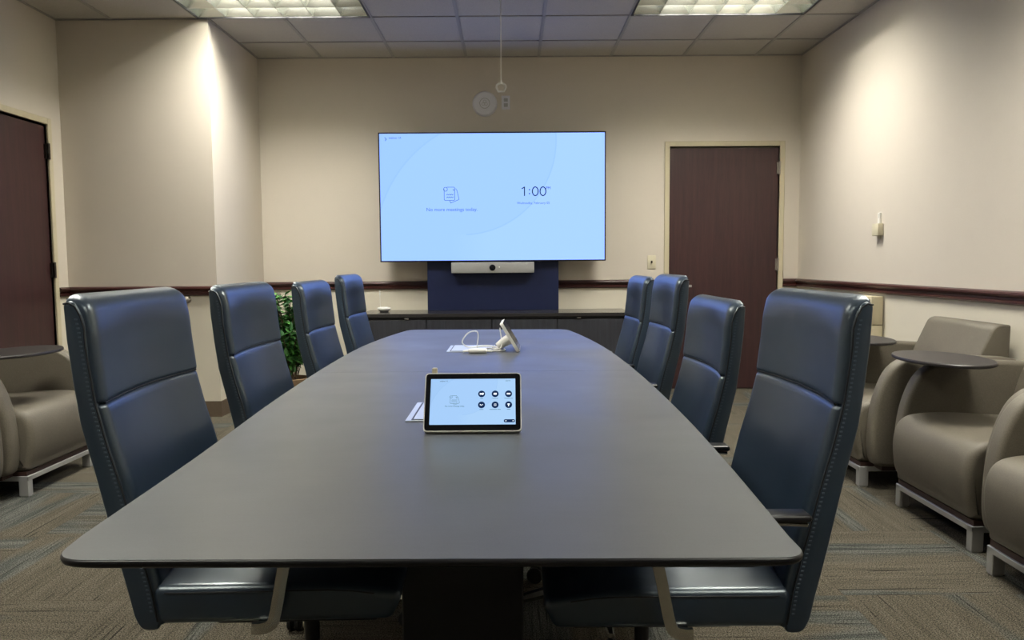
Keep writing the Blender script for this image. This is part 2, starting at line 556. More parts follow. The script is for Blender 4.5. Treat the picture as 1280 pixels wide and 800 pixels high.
# doors ------------------------------------------------------------
def door(n, w, h, mat_hinge, hinge_right=True):
    """local: x across, y=0 the wall face (room towards -y), opening centred"""
    d = MB().box(-w / 2 + .004, w / 2 - .004, .012, .055, .006, h - .012, .002, 1).build('door_%d' % n, M['door'])
    tag(d, kind='structure')
    f = MB(); F = .042
    f.box(-w / 2 - F, -w / 2, -.014, .10, 0, h + F, .003, 1).box(w / 2, w / 2 + F, -.014, .10, 0, h + F, .003, 1).box(-w / 2, w / 2, -.014, .10, h, h + F, .003, 1)
    # stop bead
    f.box(-w / 2, -w / 2 + .012, .058, .09, 0, h).box(w / 2 - .012, w / 2, .058, .09, 0, h).box(-w / 2, w / 2, .058, .09, h - .012, h)
    f.build('door_frame', M['cream'], d)
    s = 1 if hinge_right else -1
    for z in (.26, 1.08, 1.90):
        hb = MB().tube([(s * (w / 2 - .003), -.014, z - .055), (s * (w / 2 - .003), -.014, z + .055)], .009, 10)
        hb.box(min(s * (w / 2 - .02), s * (w / 2 + .004)), max(s * (w / 2 - .02), s * (w / 2 + .004)), -.004, .012, z - .05, z + .05)
        hb.build('hinge', mat_hinge, d)
    k = MB().lathe([(0, 0), (.03, 0), (.03, .006), (.011, .010), (.011, .045), (0, .045)], 20, T((-s * (w / 2 - .07), .012, .90)) @ rot('X', PI / 2))
    k.strip([(-s * (w / 2 - .07), -.035, .90), (-s * (w / 2 - .19), -.04, .90)], .02, .012, (0, 0, 1))
    k.build('door_handle', M['steel'], d)
    return d
d2 = door(2, D2[1] - D2[0], D2[2], M['hinge'])
d2.location = ((D2[0] + D2[1]) / 2, YB, 0)
d1 = door(1, D1[1] - D1[0], D1[2], M['bronze'])
d1.location = (XL, (D1[0] + D1[1]) / 2, 0); d1.rotation_euler = (0, 0, PI / 2)

# chair rail -------------------------------------------------------
RP = [(0, .888), (.012, .888), (.020, .896), (.020, .905), (.010, .912), (.010, .922), (.024, .930), (.028, .940), (.024, .950), (.008, .957), (0, .957)]
def rail(n, p0, p1, nrm):
    p0, p1, nrm = Vector(p0), Vector(p1), Vector(nrm)
    mb = MB()
    mb.loft([[p + nrm * d + Vector((0, 0, z)) for d, z in RP] for p in (p0, p1)])
    struct(mb, 'trim_%d' % n, M['rail'], angle=20)
F = .042
rail(1, (XC, YB, 0), (D2[0] - F, YB, 0), (0, -1, 0))
rail(2, (D2[1] + F, YB, 0), (XR, YB, 0), (0, -1, 0))
rail(3, (XR, YB, 0), (XR, YF, 0), (-1, 0, 0))
rail(4, (XL, YC, 0), (XC + .026, YC, 0), (0, -1, 0))
rail(5, (XC, YC - .026, 0), (XC, YB, 0), (1, 0, 0))
rail(6, (XL, D1[1] + F, 0), (XL, YC, 0), (1, 0, 0))
rail(7, (XL, YF, 0), (XL, D1[0] - F, 0), (1, 0, 0))
rail(8, (XL, YF, 0), (XR, YF, 0), (0, 1, 0))
def baseb(name, x0, x1, y0, y1):
    struct(MB().box(x0, x1, y0, y1, 0, .115, .003, 1), name, M['base'])
b = MB().box(XC, D2[0] - F, YB - .008, YB, 0, .115).box(D2[1] + F, XR, YB - .008, YB, 0, .115)
struct(b, 'baseboard_back', M['base'], smooth=False)
baseb('baseboard_right', XR - .008, XR, YF, YB)
b = MB().box(XL, XL + .008, YF, D1[0] - F, 0, .115).box(XL, XL + .008, D1[1] + F, YC, 0, .115)
struct(b, 'baseboard_left', M['base'], smooth=False)
b = MB().box(XL, XC + .008, YC - .008, YC, 0, .115).box(XC, XC + .008, YC, YB, 0, .115)
struct(b, 'baseboard_column', M['base'], smooth=False)
baseb('baseboard_front', XL, XR, YF, YF + .008)

# ------------------------------------------------------------------ ceiling lights
def troffer(label):
    r = empty('ceiling_light', label=label, cat='ceiling light', group='recessed louvred ceiling lights')
    W, D, Z = 1.22, .61, .13
    h = MB()
    t = .012
    h.box(-W/2, W/2, -D/2, D/2, Z, Z + t)
    h.box(-W/2, -W/2 + t, -D/2, D/2, 0, Z).box(W/2 - t, W/2, -D/2, D/2, 0, Z)
    h.box(-W/2 + t, W/2 - t, -D/2, -D/2 + t, 0, Z).box(-W/2 + t, W/2 - t, D/2 - t, D/2, 0, Z)
    h.build('housing', M['housing'], r, smooth=False)
    f = MB(); q = .013; z0, z1 = -.008, .004
    f.box(-W/2, W/2, -D/2, -D/2 + q, z0, z1).box(-W/2, W/2, D/2 - q, D/2, z0, z1)
    f.box(-W/2, -W/2 + q, -D/2 + q, D/2 - q, z0, z1).box(W/2 - q, W/2, -D/2 + q, D/2 - q, z0, z1)
    f.build('frame', M['black'], r, smooth=False)
    l = MB()
    BH = .075
    for k in range(1, 6):
        x = -W/2 + W * k / 6
        l.loft([[(x - .0015, yy, .002), (x + .0015, yy, .002), (x + .020, yy, BH), (x - .020, yy, BH)] for yy in (-D/2 + t, D/2 - t)])
    for k in range(1, 3):
        y = -D/2 + D * k / 3
        l.loft([[(xx, y - .002, .002), (xx, y + .002, .002), (xx, y + .026, BH), (xx, y - .026, BH)] for xx in (-W/2 + t, W/2 - t)])
    a_, b_ = W/2 - t, D/2 - t
    for s in (-1, 1):
        l.loft([[(xx, s * b_, .002), (xx, s * (b_ - .002), .002), (xx, s * (b_ - .026), BH), (xx, s * b_, BH)] for xx in (-a_, a_)])
        l.loft([[(s * a_, yy, .002), (s * (a_ - .002), yy, .002), (s * (a_ - .020), yy, BH), (s * a_, yy, BH)] for yy in (-b_, b_)])
    l.build('louver', M['louver'], r, smooth=False)
    for k in range(3):
        y = -D/3 + D/3 * k
        tb = MB().tube([(-W/2 + .03, y, .105), (W/2 - .03, y, .105)], .013, 12)
        tb.build('fluorescent_tube', M['lamp'], r)
    ld = bpy.data.lights.new('lamp', 'AREA'); ld.shape = 'RECTANGLE'; ld.size = W - .32; ld.size_y = D - .08
    ld.energy = LAMP_W; ld.color = LAMP_COL
    lo = bpy.data.objects.new('lamp', ld); COL.objects.link(lo); lo.parent = r; lo.location = (0, 0, .088)
    return r
M['lamp'] = emit('lit_tube', (1.0, .97, .86), 2.0)
LT = {(-3, 1): 'ceiling light left of the screen, its corner touching the column', (2, 1): 'ceiling light near the right wall, in front of the back door',
      (-3, 5): 'ceiling light above the left chairs beyond the top of the photo', (2, 5): 'ceiling light above the right lounge chairs beyond the top of the photo',
      (-3, 9): 'ceiling light over the left near end of the room', (2, 9): 'ceiling light over the right near end of the room'}
tr0 = None
for f_ in FIX:
    x0, x1, y0, y1 = fix_rect(*f_)
    if tr0 is None: tr = tr0 = troffer(LT[f_])
    else: tr = copy_tree(tr0); tr['label'] = LT[f_]
    if f_[1] == 9:            # the bank behind the table is dimmed
        for ch in tr.children:
            if ch.type == 'LIGHT': ch.data = ch.data.copy(); ch.data.energy = LAMP_W * .4
    tr.location = ((x0 + x1) / 2, (y0 + y1) / 2, H)

# ------------------------------------------------------------------ conference table
tab = empty('conference_table', (-.115, 2.6, 0), label='long boat-shaped grey conference table with thin black edge', cat='table')
ox, oy = -.115, 2.6
right = [(.375, 1.03), (.399, 1.43), (.419, 1.95), (.425, 2.6), (.412, 3.2), (.385, 3.62), (.345, 4.0)]
left = [(-.600, 1.05), (-.618, 1.49), (-.655, 2.1), (-.678, 2.75), (-.680, 3.35), (-.655, 3.75), (-.615, 4.08)]
rs = catmull(right, 5, False); ls = catmull(left, 5, False)
poly = roundpoly([(-.60, .958, .055), (.372, .952, .045)] , 1)[:0]
corner_r = roundpoly([(-.1, .952, 0), (.374, .952, .06), (.375, 1.03, 0)], 8)[1:-1]
corner_l = roundpoly([(-.600, 1.05, 0), (-.590, .960, .065), (-.1, .957, 0)], 8)[1:-1]
far_r = roundpoly([(.345, 4.0, 0), (.302, 4.29, .07), (-.1, 4.31, 0)], 8)[1:-1]
far_l = roundpoly([(-.1, 4.31, 0), (-.575, 4.33, .07), (-.615, 4.08, 0)], 8)[1:-1]
poly = corner_r + rs + far_r + far_l + ls[::-1] + corner_l
poly = [(x - ox, y - oy) for x, y in poly]
tt = MB()
bm = tt.bm
n = len(poly)
t0 = [bm.verts.new((x, y, .74)) for x, y in poly]
bm.faces.new(t0)
tabletop = tt.build('tabletop', M['table'], tab, smooth=False)
ed = MB()
ed.loft([[(x, y, z) for x, y in inset(poly, d)] for d, z in ((.0, .7396), (-.0015, .7385), (-.0025, .7365), (-.0022, .7335), (.0, .730), (.025, .719), (.06, .712))])
ed.build('edge', M['black'], tab, angle=50)
MB().box(-.655 - ox, .420 - ox, 2.645 - oy, 2.6465 - oy, .7385, .7402).build('joint', M['black'], tab, smooth=False)
for y0, y1 in ((1.72, 2.02), (3.35, 3.65)):
    p = MB().box(-.258 - ox, .022 - ox, y0 - oy, y1 - oy, 0.01, .712, .004, 1)
    p.box(-.298 - ox, .062 - ox, y0 - .04 - oy, y1 + .04 - oy, 0, .012)
    p.build('pedestal', M['blackpanel'], tab, smooth=False)
MB().box(-.16 - ox, -.035 - ox, 2.03 - oy, 3.34 - oy, .62, .705).build('cable_trough', M['blackpanel'], tab, smooth=False)

# ------------------------------------------------------------------ conference chairs
REAR = [(-.272, .392), (-.285, .42), (-.293, .46), (-.312, .54), (-.345, .695), (-.370, .80), (-.380, .88), (-.388, .96), (-.391, 1.026)]
FRNT = [(-.225, .392), (-.230, .42), (-.238, .476), (-.257, .555), (-.287, .68), (-.309, .758), (-.328, .842), (-.338, .92), (-.344, .98), (-.350, 1.01)]
def lerp(tbl, z):
    if z <= tbl[0][1]: return tbl[0][0]
    for (a, za), (b, zb) in zip(tbl, tbl[1:]):
        if z <= zb: return a + (b - a) * (z - za) / (zb - za)
    return tbl[-1][0]
HWID = .245
def concave(y):
    t = abs(y) / HWID
    return -.026 * (1 - t * t)
def pad(z0, z1, r, fwd, topround=0.0, puff=0.0):
    """a front cushion following the back's side profile, dished across its width"""
    ny, nz = 28, 22
    mb = MB(); bm = mb.bm
    W = HWID + .001
    front, back = [], []
    for j in range(nz + 1):
        s = j / nz; s = .5 - .5 * math.cos(PI * s)
        z = z0 + (z1 - z0) * s
        fr, br = [], []
        for i in range(ny + 1):
            u = -math.cos(PI * i / ny)
            y = W * u
            dy = W - abs(y); dz0 = z - z0; dz1 = z1 - z
            def drop(d, rr):
                return 0 if d >= rr or rr <= 0 else rr * (1 - math.sqrt(max(0, 1 - (1 - d / rr) ** 2)))
            x = lerp(FRNT, z) + fwd + concave(y) * (1 - .75 * max(0, min(1, (z - .93) / .11))) + puff * math.sin(PI * s) * (1 - (y / W) ** 4)
            zz = z
            if topround: zz = z - .012 * max(0, 1 - dy / .035) ** 2 * s ** 6
            x -= drop(dy, .020) + drop(dz0, r) + drop(max(0, dz1), max(r, topround))
            xb = lerp(REAR, z) + .006
            x = max(x, lerp(REAR, z) + .007)
            xb = x - .001 if x - xb < .001 else xb
            fr.append(bm.verts.new((x, y, zz))); br.append(bm.verts.new((xb, y, zz)))
        front.append(fr); back.append(br)
    for j in range(nz):
        for i in range(ny):
            bm.faces.new((front[j][i], front[j][i + 1], front[j + 1][i + 1], front[j + 1][i]))
            bm.faces.new((back[j][i], back[j + 1][i], back[j + 1][i + 1], back[j][i + 1]))
        for k in (0, ny):
            bm.faces.new((front[j][k], front[j + 1][k], back[j + 1][k], back[j][k]))
    for i in range(ny):
        bm.faces.new((front[0][i], back[0][i], back[0][i + 1], front[0][i + 1]))
        bm.faces.new((front[nz][i], front[nz][i + 1], back[nz][i + 1], back[nz][i]))
    return mb
SEAM = .838
def make_chair():
    r = empty('conference_chair')
    upper = []
    # shell: rear and sides
    prof = [(x, z) for x, z in REAR] + [(-.388, 1.034), (-.378, 1.036)] + [(-.370, 1.032), (-.360, 1.016), (-.352, .99)] + [(x - .010, z) for x, z in FRNT[::-1][2:]] 
    prof = [(x, z) for x, z in prof]
    prof2 = roundpoly([(x, z, .008 if 0 < i < 12 else .014) for i, (x, z) in enumerate(prof)], 3)
    sh = MB()
    # side wings as thin slabs, middle recessed
    slab_y(sh, prof2, -HWID - .004, -HWID + .012, .005, 3)
    slab_y(sh, prof2, HWID - .012, HWID + .004, .005, 3)
    mid = [(x + .001, z) for x, z in REAR] + [(-.389, 1.040), (-.383, 1.040)] + [(lerp(REAR, z) + .008, z) for z in (1.0, .9, .8, .7, .6, .5, .42, .395)]
    sh.loft([[(x, y, z) for x, z in mid] for y in (-HWID + .008, HWID - .008)])
    upper.append(sh.build('backrest', M['leather'], r, angle=40))
    upper.append(pad(.40, SEAM - .001, .007, .004, puff=.007).build('back_cushion', M['leather'], r, angle=50))
    upper.append(pad(SEAM + .001, 1.048, .008, .007, topround=.042, puff=.006).build('headrest_cushion', M['leather'], r, angle=50))
    # piping: side edges and the seam
    for s in (-1, 1):
        pp = MB()
        y = s * (HWID + .0035)
        line = [(lerp(FRNT, z) - .012, y, z) for z in [.41 + .02 * k for k in range(28)]] + [(-.354, y, .985), (-.360, y, 1.008), (-.369, y, 1.025), (-.380, y, 1.032), (-.390, y, 1.030)]
        pp.tube(line, .0018, 6)
        upper.append(pp.build('piping', M['stitch'], r))
    sm = MB()
    line = []
    for k in range(25):
        y = -HWID * .955 + 2 * HWID * .955 * k / 24
        line.append((lerp(FRNT, SEAM) + .0005 + concave(y), y, SEAM + .001))
    sm.tube(line, .0028, 6)
    upper.append(sm.build('seam', M['stitch'], r))
    for s in (-1, 1):
        st = MB()
        z = .43
        while z < 1.0:
            x = lerp(FRNT, z) - .018
            yy = s * (HWID + .0042)
            st.box(x - .004, x + .001, yy - .0012, yy + .0012, z, z + .003)
            z += .0085
        upper.append(st.build('stitching', M['threadl'], r, smooth=False))
    # seat
    seat = MB().box(-.252, .235, -.25, .25, .398, .478, .018, 5)
    bmesh.ops.subdivide_edges(seat.bm, edges=[e for e in seat.bm.edges if e.calc_length() > .2], cuts=10, use_grid_fill=True)
    for v in seat.bm.verts:
        x, y, z = v.co
        if z > .44:
            v.co.z += .012 * math.cos(min(1, abs(y) / .25) * PI / 2) - .022 * max(0, (x - .08) / .155) ** 2
        k = (z - .398) / .084
        v.co.x -= (1 - k) * .02 if x > .15 else 0
        v.co.y *= 1 - .03 * (1 - k)
    upper.append(seat.build('seat', M['leather'], r, angle=50))
    for s in (-1, 1):
        sp = MB()
        sp.tube([(-.225 + .045 * k, s * .2485, .4655 + .001 - (.022 * max(0, (-.225 + .045 * k - .08) / .155) ** 2)) for k in range(10)], .0016, 5)
        upper.append(sp.build('seat_piping', M['stitch'], r))
    # arms: flat polished bar, foot curling rearward below the seat, soft pad on top
    for s in (-1, 1):
        y = s * .272
        a = MB()
        pts = catmull([(-.052, y, .404), (-.034, y, .404), (-.014, y, .412), (-.004, y, .44), (.014, y, .53), (.032, y, .585), (.037, y, .612)], 5, False)
        a.strip(pts, .011, .022, (0, 1, 0))
        a.box(-.05, -.02, min(s * .15, y), max(s * .15, y), .394, .404, .002, 1)
        top = catmull([(.042, y, .606), (.02, y, .620), (-.06, y, .623), (-.20, y, .623), (-.262, y, .620)], 4, False)
        a.strip(top, .030, .008, (0, 1, 0))
        arm = a.build('arm', M['chrome'], r)
        upper.append(arm)
        pd = MB().box(-.268, .05, y - .024, y + .024, .6265, .641, .007, 3)
        pd.build('arm_pad', M['black'], arm)
    mech = MB().box(-.17, .17, -.13, .13, .345, .398, .008, 2).box(-.27, -.10, -.035, .035, .372, .396, .004, 1).box(.0, .16, -.16, .16, .385, .399, .003, 1)
    upper.append(mech.build('tilt_mechanism', M['black'], r))
    MB().lathe([(0, .09), (.028, .09), (.028, .24), (.017, .24), (.017, .36), (0, .36)], 20).build('gas_column', M['black'], r)
    b = MB().lathe([(0, .065), (.045, .065), (.05, .08), (.045, .115), (.03, .125), (0, .125)], 24)
    b.build('base_hub', M['chrome'], r)
    for k in range(5):
        an = 2 * PI * k / 5 + .35
        c, s = math.cos(an), math.sin(an)
        l = MB()
        rings = []
        for d, wd, zt, zb in ((.03, .020, .118, .080), (.15, .017, .108, .080), (.29, .012, .090, .072), (.315, .009, .084, .072)):
            p = Vector((c * d, s * d, 0)); q = Vector((-s, c, 0))
            rings.append([p + q * wd * .6 + Vector((0, 0, zt)), p + q * wd + Vector((0, 0, (zt + zb) / 2)), p + q * wd * .8 + Vector((0, 0, zb)),
                          p - q * wd * .8 + Vector((0, 0, zb)), p - q * wd + Vector((0, 0, (zt + zb) / 2)), p - q * wd * .6 + Vector((0, 0, zt))])
        l.loft(rings)
        leg = l.build('base_leg', M['chrome'], r)
        w = MB()
        for sd in (-1, 1):
            w.lathe([(0, -.007), (.024, -.007), (.028, -.004), (.028, .004), (.024, .007), (0, .007)], 18, T((c * .295 , s * .295, .028)) @ rot('Z', an + .6) @ T((0, sd * .012, 0)) @ rot('X', PI / 2))
        w.tube([(c * .295, s * .295, .03), (c * .295, s * .295, .075)], .006, 8)
        w.build('caster', M['pod'], leg)
    return r, [o.name for o in upper]
# a chair, then seven copies; dz lifts or lowers everything above the gas column
CH = [
    (-.462, 1.712, 2, .012, 'high-back blue-grey leather chair at near left corner of the table', 1),
    (-.505, 2.530, 0, .005, 'blue-grey leather chair, second from the camera on the left of the table', 1),
    (-.505, 3.385, 0, -.008, 'blue-grey leather chair on the left of the table, beside the plant\'s right edge', 1),
    (-.488, 4.080, 0, .008, 'blue-grey leather chair, farthest on the left, nearest the credenza', 1),
    (.290, 1.700, 180, 0, 'largest-looking blue-grey leather chair, at near right corner of the table', 1),
    (.258, 2.390, 180, -.045, 'lowered blue-grey leather chair, second from the camera on the right', 1),
    (.280, 3.170, 180, .012, 'tallest blue-grey leather chair on the right, overlapping the farthest one', 1),
    (.268, 3.830, 180, -.005, 'farthest blue-grey leather chair on the right, half hidden by its neighbour', 1),
]
chair0, upn = make_chair()
chairs = [chair0] + [copy_tree(chair0) for _ in CH[1:]]
import re
for c, (x, y, a, dz, lab, _) in zip(chairs, CH):
    c.location = (x, y, 0); c.rotation_euler = (0, 0, math.radians(a))
    tag(c, lab, 'chair', 'high-back leather chairs around the conference table')
    if dz:
        for ch in c.children:
            if re.sub(r'\.\d+$', '', ch.name) in [re.sub(r'\.\d+$', '', u) for u in upn]:
                ch.location.z = dz

# ------------------------------------------------------------------ lounge chairs
SEATP = catmull([(-.03, .122), (.008, .16), (.028, .24), (.028, .33), (.002, .395), (-.06, .425), (-.2, .432), (-.4, .42), (-.54, .40), (-.56, .26), (-.54, .122), (-.3, .118)], 5)
ARMP = catmull([(-.07, .122), (-.030, .15), (-.018, .25), (-.028, .39), (-.055, .50), (-.10, .59), (-.165, .640), (-.25, .658), (-.36, .660), (-.55, .652), (-.68, .642), (-.706, .60), (-.706, .35), (-.70, .14), (-.68, .118), (-.4, .116), (-.2, .118)], 5)
BACKP = roundpoly([(-.705, .30, 0), (-.715, .795, .012), (-.635, .800, .085), (-.535, .58, .10), (-.50, .42, 0), (-.50, .30, 0)], 7)
def make_lounge():
    r = empty('lounge_chair')
    slab_y(MB(), SEATP, -.292, .292, .030, 5).build('seat', M['fabric'], r, angle=60)
    for s in (-1, 1):
        y0, y1 = sorted((s * .298, s * .378))
        slab_y(MB(), ARMP, y0, y1, .022, 5).build('arm', M['fabric'], r, angle=60)
    slab_y(MB(), BACKP, -.300, .300, .012, 4).build('backrest', M['fabric'], r, angle=60)
    MB().box(-.69, -.008, -.286, .286, .1012, .1225).box(-.69, -.075, -.365, .365, .1012, .1225).build('plinth', M['brown'], r, smooth=False)
    f = MB()
    f.box(-.04, .0, -.292, .292, .078, .101, .002, 1).box(-.70, -.66, -.292, .292, .078, .101, .002, 1)
    f.box(-.66, -.04, -.292, -.252, .078, .101).box(-.66, -.04, .252, .292, .078, .101)
    f.build('base_frame', M['steel'], r)
    for x in (-.022, -.68):
        for s in (-1, 1):
            MB().box(x - .024, x + .022, s * .274 - .018, s * .274 + .018, .004, .102, .002, 1).box(x - .018, x + .018, s * .274 - .015, s * .274 + .015, 0, .006).build('leg', M['steel'], r)
    return r
def tablet_arm(r, cx, cy, post):
    t = MB()
    N = 48
    rings = []
    for k, z in ((.965, .672), (1.0, .676), (1.0, .684), (.985, .688)):
        rings.append([(cx + .175 * k * math.cos(2 * PI * i / N), cy + .275 * k * math.sin(2 * PI * i / N), z) for i in range(N)])
    o = t.loft(rings).build('tablet_top', M['darktop'], r); o['label'] = 'dark oval writing tablet'
    p = MB().tube([(post[0], post[1], .64), (post[0], post[1], .672)], .022, 14).lathe([(0, 0), (.05, 0), (.05, .005), (0, .005)], 20, T((post[0], post[1], .667)))
    p.build('pivot', M['black'], o)
LG = 'taupe lounge chairs along the side walls'
lc = make_lounge()
spots = [
    (1.740, 3.155, PI, 'taupe lounge chair with dark oval tablet, middle of the right row'),
    (1.700, 4.020, PI, 'taupe lounge chair nearest the back door, its slanted backrest in full view'),
    (1.683, 2.388, PI, 'taupe lounge chair at the right edge of the photo, no tablet in view'),
    (-2.335, 3.945, 0, 'taupe lounge chair on the left, in front of the left door'),
    (-2.335, 3.150, 0, 'taupe lounge chair cut by the left edge of the photo'),
]
lch = [lc] + [copy_tree(lc) for _ in spots[1:]]
for o, (x, y, a, lab) in zip(lch, spots):
    o.location = (x, y, 0); o.rotation_euler = (0, 0, a); tag(o, lab, 'lounge chair', LG)
tablet_arm(lch[0], -.135, -.195, (-.25, -.34))
tablet_arm(lch[1], -.185, -.195, (-.25, -.34))
tablet_arm(lch[3], -.15, -.09, (-.22, -.34))

# ------------------------------------------------------------------ credenza
cz = .71
cr = empty('credenza', (-.09, 6.38, 0), label='low charcoal credenza with black top under the wall screen', cat='credenza')
cx0, cx1, cy0, cy1 = -1.222, .950, 6.12, 6.64
lx = lambda v: v + .09
ly = lambda v: v - 6.38
b = MB()
b.box(lx(cx0 + .02), lx(cx1 - .02), ly(cy0 + .03), ly(cy1), .05, cz - .045).box(lx(cx0 + .05), lx(cx1 - .05), ly(cy0 + .08), ly(cy1 - .02), 0, .05)
b.box(lx(cx0 + .02), lx(cx1 - .02), ly(cy0 + .012), ly(cy0 + .03), cz - .045, cz - .028)
b.build('body', M['black'], cr, smooth=False)
MB().box(lx(cx0), lx(cx1), ly(cy0), ly(cy1), cz - .028, cz, .002, 1).build('top', M['credtop'], cr)
dw = .5205
for k in range(4):
    xx = cx0 + .02 + dw * k
    d = MB().box(lx(xx + .004), lx((xx + dw if k < 3 else cx1 - .02) - .004), ly(cy0 + .008), ly(cy0 + .028), .055, cz - .052, .0015, 1).build('door', M['credenza'], cr)
    if k in (0, 3):
        hx = xx + dw * (.70 if k == 0 else .33)
        MB().box(lx(hx - .017), lx(hx + .017), ly(cy0 - .001), ly(cy0 + .008), cz - .046, cz - .034, .002, 1).build('pull', M['chrome'], d)
pn = MB().box(-.712, .395, 6.53, 6.58, cz, 1.95, .002, 1)
o = pn.build('screen_stand', M['navy']); 
tag(o, 'tall black panel, tinted as if lit blue, standing on the credenza behind the screen', 'panel')
# a slim shadow gap and rear brace so the panel stands on the credenza
MB().box(-.6, .28, 6.58, 6.60, cz, .80).build('rear_brace', M['black'], o, smooth=False)

# ------------------------------------------------------------------ television
tvx, tvz, tvw, tvh = -.155, 1.655, 1.885, 1.068
tv = empty('television', (tvx, 6.50, tvz), label='large wall screen glowing pale blue with the time 1:00', cat='screen')
MB().box(-tvw/2, tvw/2, -.020, .028, -tvh/2, tvh/2, .002, 1).build('casing', M['black'], tv)
sw, sh_ = tvw - .022, tvh - .022
s_ = MB().box(-sw/2, sw/2, -.0212, -.0195, -sh_/2, sh_/2).build('display', M['tv'], tv, smooth=False)
Yt = -.0216
px = 1 / 148.6
def CLOCK():
    q = lambda u, v: (P(u, v)[0], P(u, v)[2])
    el = lambda cx, cv: [q(cx + 3.55 * math.cos(k * PI / 12), cv + 5.3 * math.sin(k * PI / 12) ) for k in range(25)]
    strokes([[q(652.2, 237.2), q(655.2, 235.4), q(655.2, 245.9)], el(668.5, 240.6), el(678.0, 240.6), [q(661.4, 238.2), q(661.4, 239.0)], [q(661.4, 243.0), q(661.4, 243.8)]], .0085, Yt, M['ink'], s_, 'clock_text')
def P(u, v): return ((u - 615.7) * px, Yt, (247.3 - v) * px)
text_mesh('clock_text', 'PM', .032, M['ink'], s_, P(684.5, 238.2))
text_mesh('date_text', 'Wednesday, February 05', .027, M['inkmid'], s_, P(666, 256.2))
text_mesh('status_text', 'No more meetings today.', .041, M['inkmid'], s_, P(565.5, 264.2))
text_mesh('room_text', 'webinar 1A', .022, M['ink'], s_, P(496.5, 175.6))
def strokes(lines, wd, y, mat, parent, name):
    mb = MB()
    for ln in lines:
        mb.strip([(a, y, b) for a, b in ln], wd, .0003, (0, 0, 0)) if False else None
        for (a, b), (c, d) in zip(ln, ln[1:]):
            v = Vector((c - a, 0, d - b)); L = v.length
            if L < 1e-6: continue
            nn = Vector((-v.z, 0, v.x)).normalized() * wd / 2; e = v.normalized() * wd * .3
            p0 = Vector((a, y, b)) - e; p1 = Vector((c, y, d)) + e
            vs = [mb.bm.verts.new(q) for q in (p0 - nn, p1 - nn, p1 + nn, p0 + nn)]
            vb = [mb.bm.verts.new(q + Vector((0, .0003, 0))) for q in (p0 - nn, p1 - nn, p1 + nn, p0 + nn)]
            mb.bm.faces.new(vs); mb.bm.faces.new(vb[::-1])
            for k in range(4): mb.bm.faces.new((vs[k], vs[(k + 1) % 4], vb[(k + 1) % 4], vb[k]))
    return mb.build(name, mat, parent, smooth=False)
CLOCK()
def cal_lines(cx, cz_, s):
    """the calendar-with-smile drawing: sheet, rings, waves, folded page behind"""
    q = lambda pts: [(cx + a * s, cz_ + b * s) for a, b in pts]
    circ = lambda x, z, r: [(x + r * math.cos(k * PI / 6), z + r * math.sin(k * PI / 6)) for k in range(13)]
    wave = lambda z: [(-.5 + .12 * k, z + (.05 if k % 2 else -.05)) for k in range(8)]
    return [q([(-.78, .55), (-.78, -.72), (-.70, -.80), (.42, -.80), (.5, -.72), (.5, .72), (.42, .80), (-.45, .80)]),
            q(circ(-.62, .55, .24)), q([(.5, .55), (.40, .40), (.28, .52)]),
            q(wave(-.10)), q(wave(-.42)), q([(.62, .62), (.78, .4), (1.0, -.55), (1.02, -.7), (.0, -1.12), (-.12, -.82)])]
strokes(cal_lines(P(564, 243)[0], P(564, 243)[2], .068), .0042, Yt, M['inkmid'], s_, 'calendar_icon')
strokes([[(P(484, 174)[0], P(0, 174)[2]), (P(486, 176)[0], P(0, 176)[2]), (P(484.5, 178)[0], P(0, 178)[2])]], .005, Yt, M['inkmid'], s_, 'wireless_icon')
MB().box(-.05, .05, .028, .0295, -.2, .2).build('mount', M['black'], tv)
# camera bar
cb = empty('video_bar', (-.158, 6.485, 1.070), label='grey horizontal video bar with round camera below the screen', cat='video bar')
MB().box(-.345, .345, -.03, .045, -.044, .045, .004, 2).build('housing', M['greyfab'], cb)
c = MB().lathe([(0, 0), (.024, 0), (.026, .004), (.020, .010), (0, .012)], 24, T((-.002, -.030, 0)) @ rot('X', PI / 2)).build('camera_lens', M['glass'], cb)
MB().lathe([(0, 0), (.006, 0), (.005, .002), (0, .003)], 12, T((.055, -.030, .004)) @ rot('X', PI / 2)).build('status_light', M['white'], cb)

# little white dish with thin rod on the credenza
rd = empty('wireless_microphone', (-1.060, 6.40, cz), label='small white dish with thin upright antenna on the credenza top', cat='device')
MB().lathe([(0, .004), (.030, .004), (.048, .014), (.056, .026), (.052, .036), (.03, .041), (0, .042)], 28).build('body', M['white'], rd)
MB().lathe([(0, 0), (.036, 0), (.036, .006), (0, .006)], 20).build('foot', M['black'], rd)
MB().tube([(-.032, 0, .038), (-.033, 0, .11), (-.034, 0, .145)], .0022, 8).tube([(-.034, 0, .140), (-.034, 0, .180)], .006, 10).build('antenna', M['white'], rd)

# ------------------------------------------------------------------ things on the back wall
ap = empty('access_point', (-.218, YB, 2.452), label='round pale disc mounted on the wall above the screen', cat='access point')
MB().lathe([(0, .034), (.06, .033), (.092, .026), (.104, .012), (.106, 0), (0, 0)], 40, rot('X', PI / 2)).build('housing', M['offw'], ap)
lg = MB()
for k in range(24):
    a0 = 2 * PI * k / 24; a1 = 2 * PI * (k + 1) / 24
    lg.tube([(.042 * math.cos(a0), -.034, .042 * math.sin(a0)), (.042 * math.cos(a1), -.034, .042 * math.sin(a1))], .0022, 5)
for an in (PI / 2, PI / 2 + 2.09, PI / 2 + 4.18):
    lg.tube([(.014 * math.cos(an) + .012 * math.cos(k * PI / 6), -.035, .014 * math.sin(an) + .012 * math.sin(k * PI / 6)) for k in range(13)], .0014, 5)
lg.build('emblem_ring', M['steel'], ap)
op = empty('wall_outlet', (-.040, YB, 2.462), label='upper wall outlet plate beside the round disc', cat='outlet')
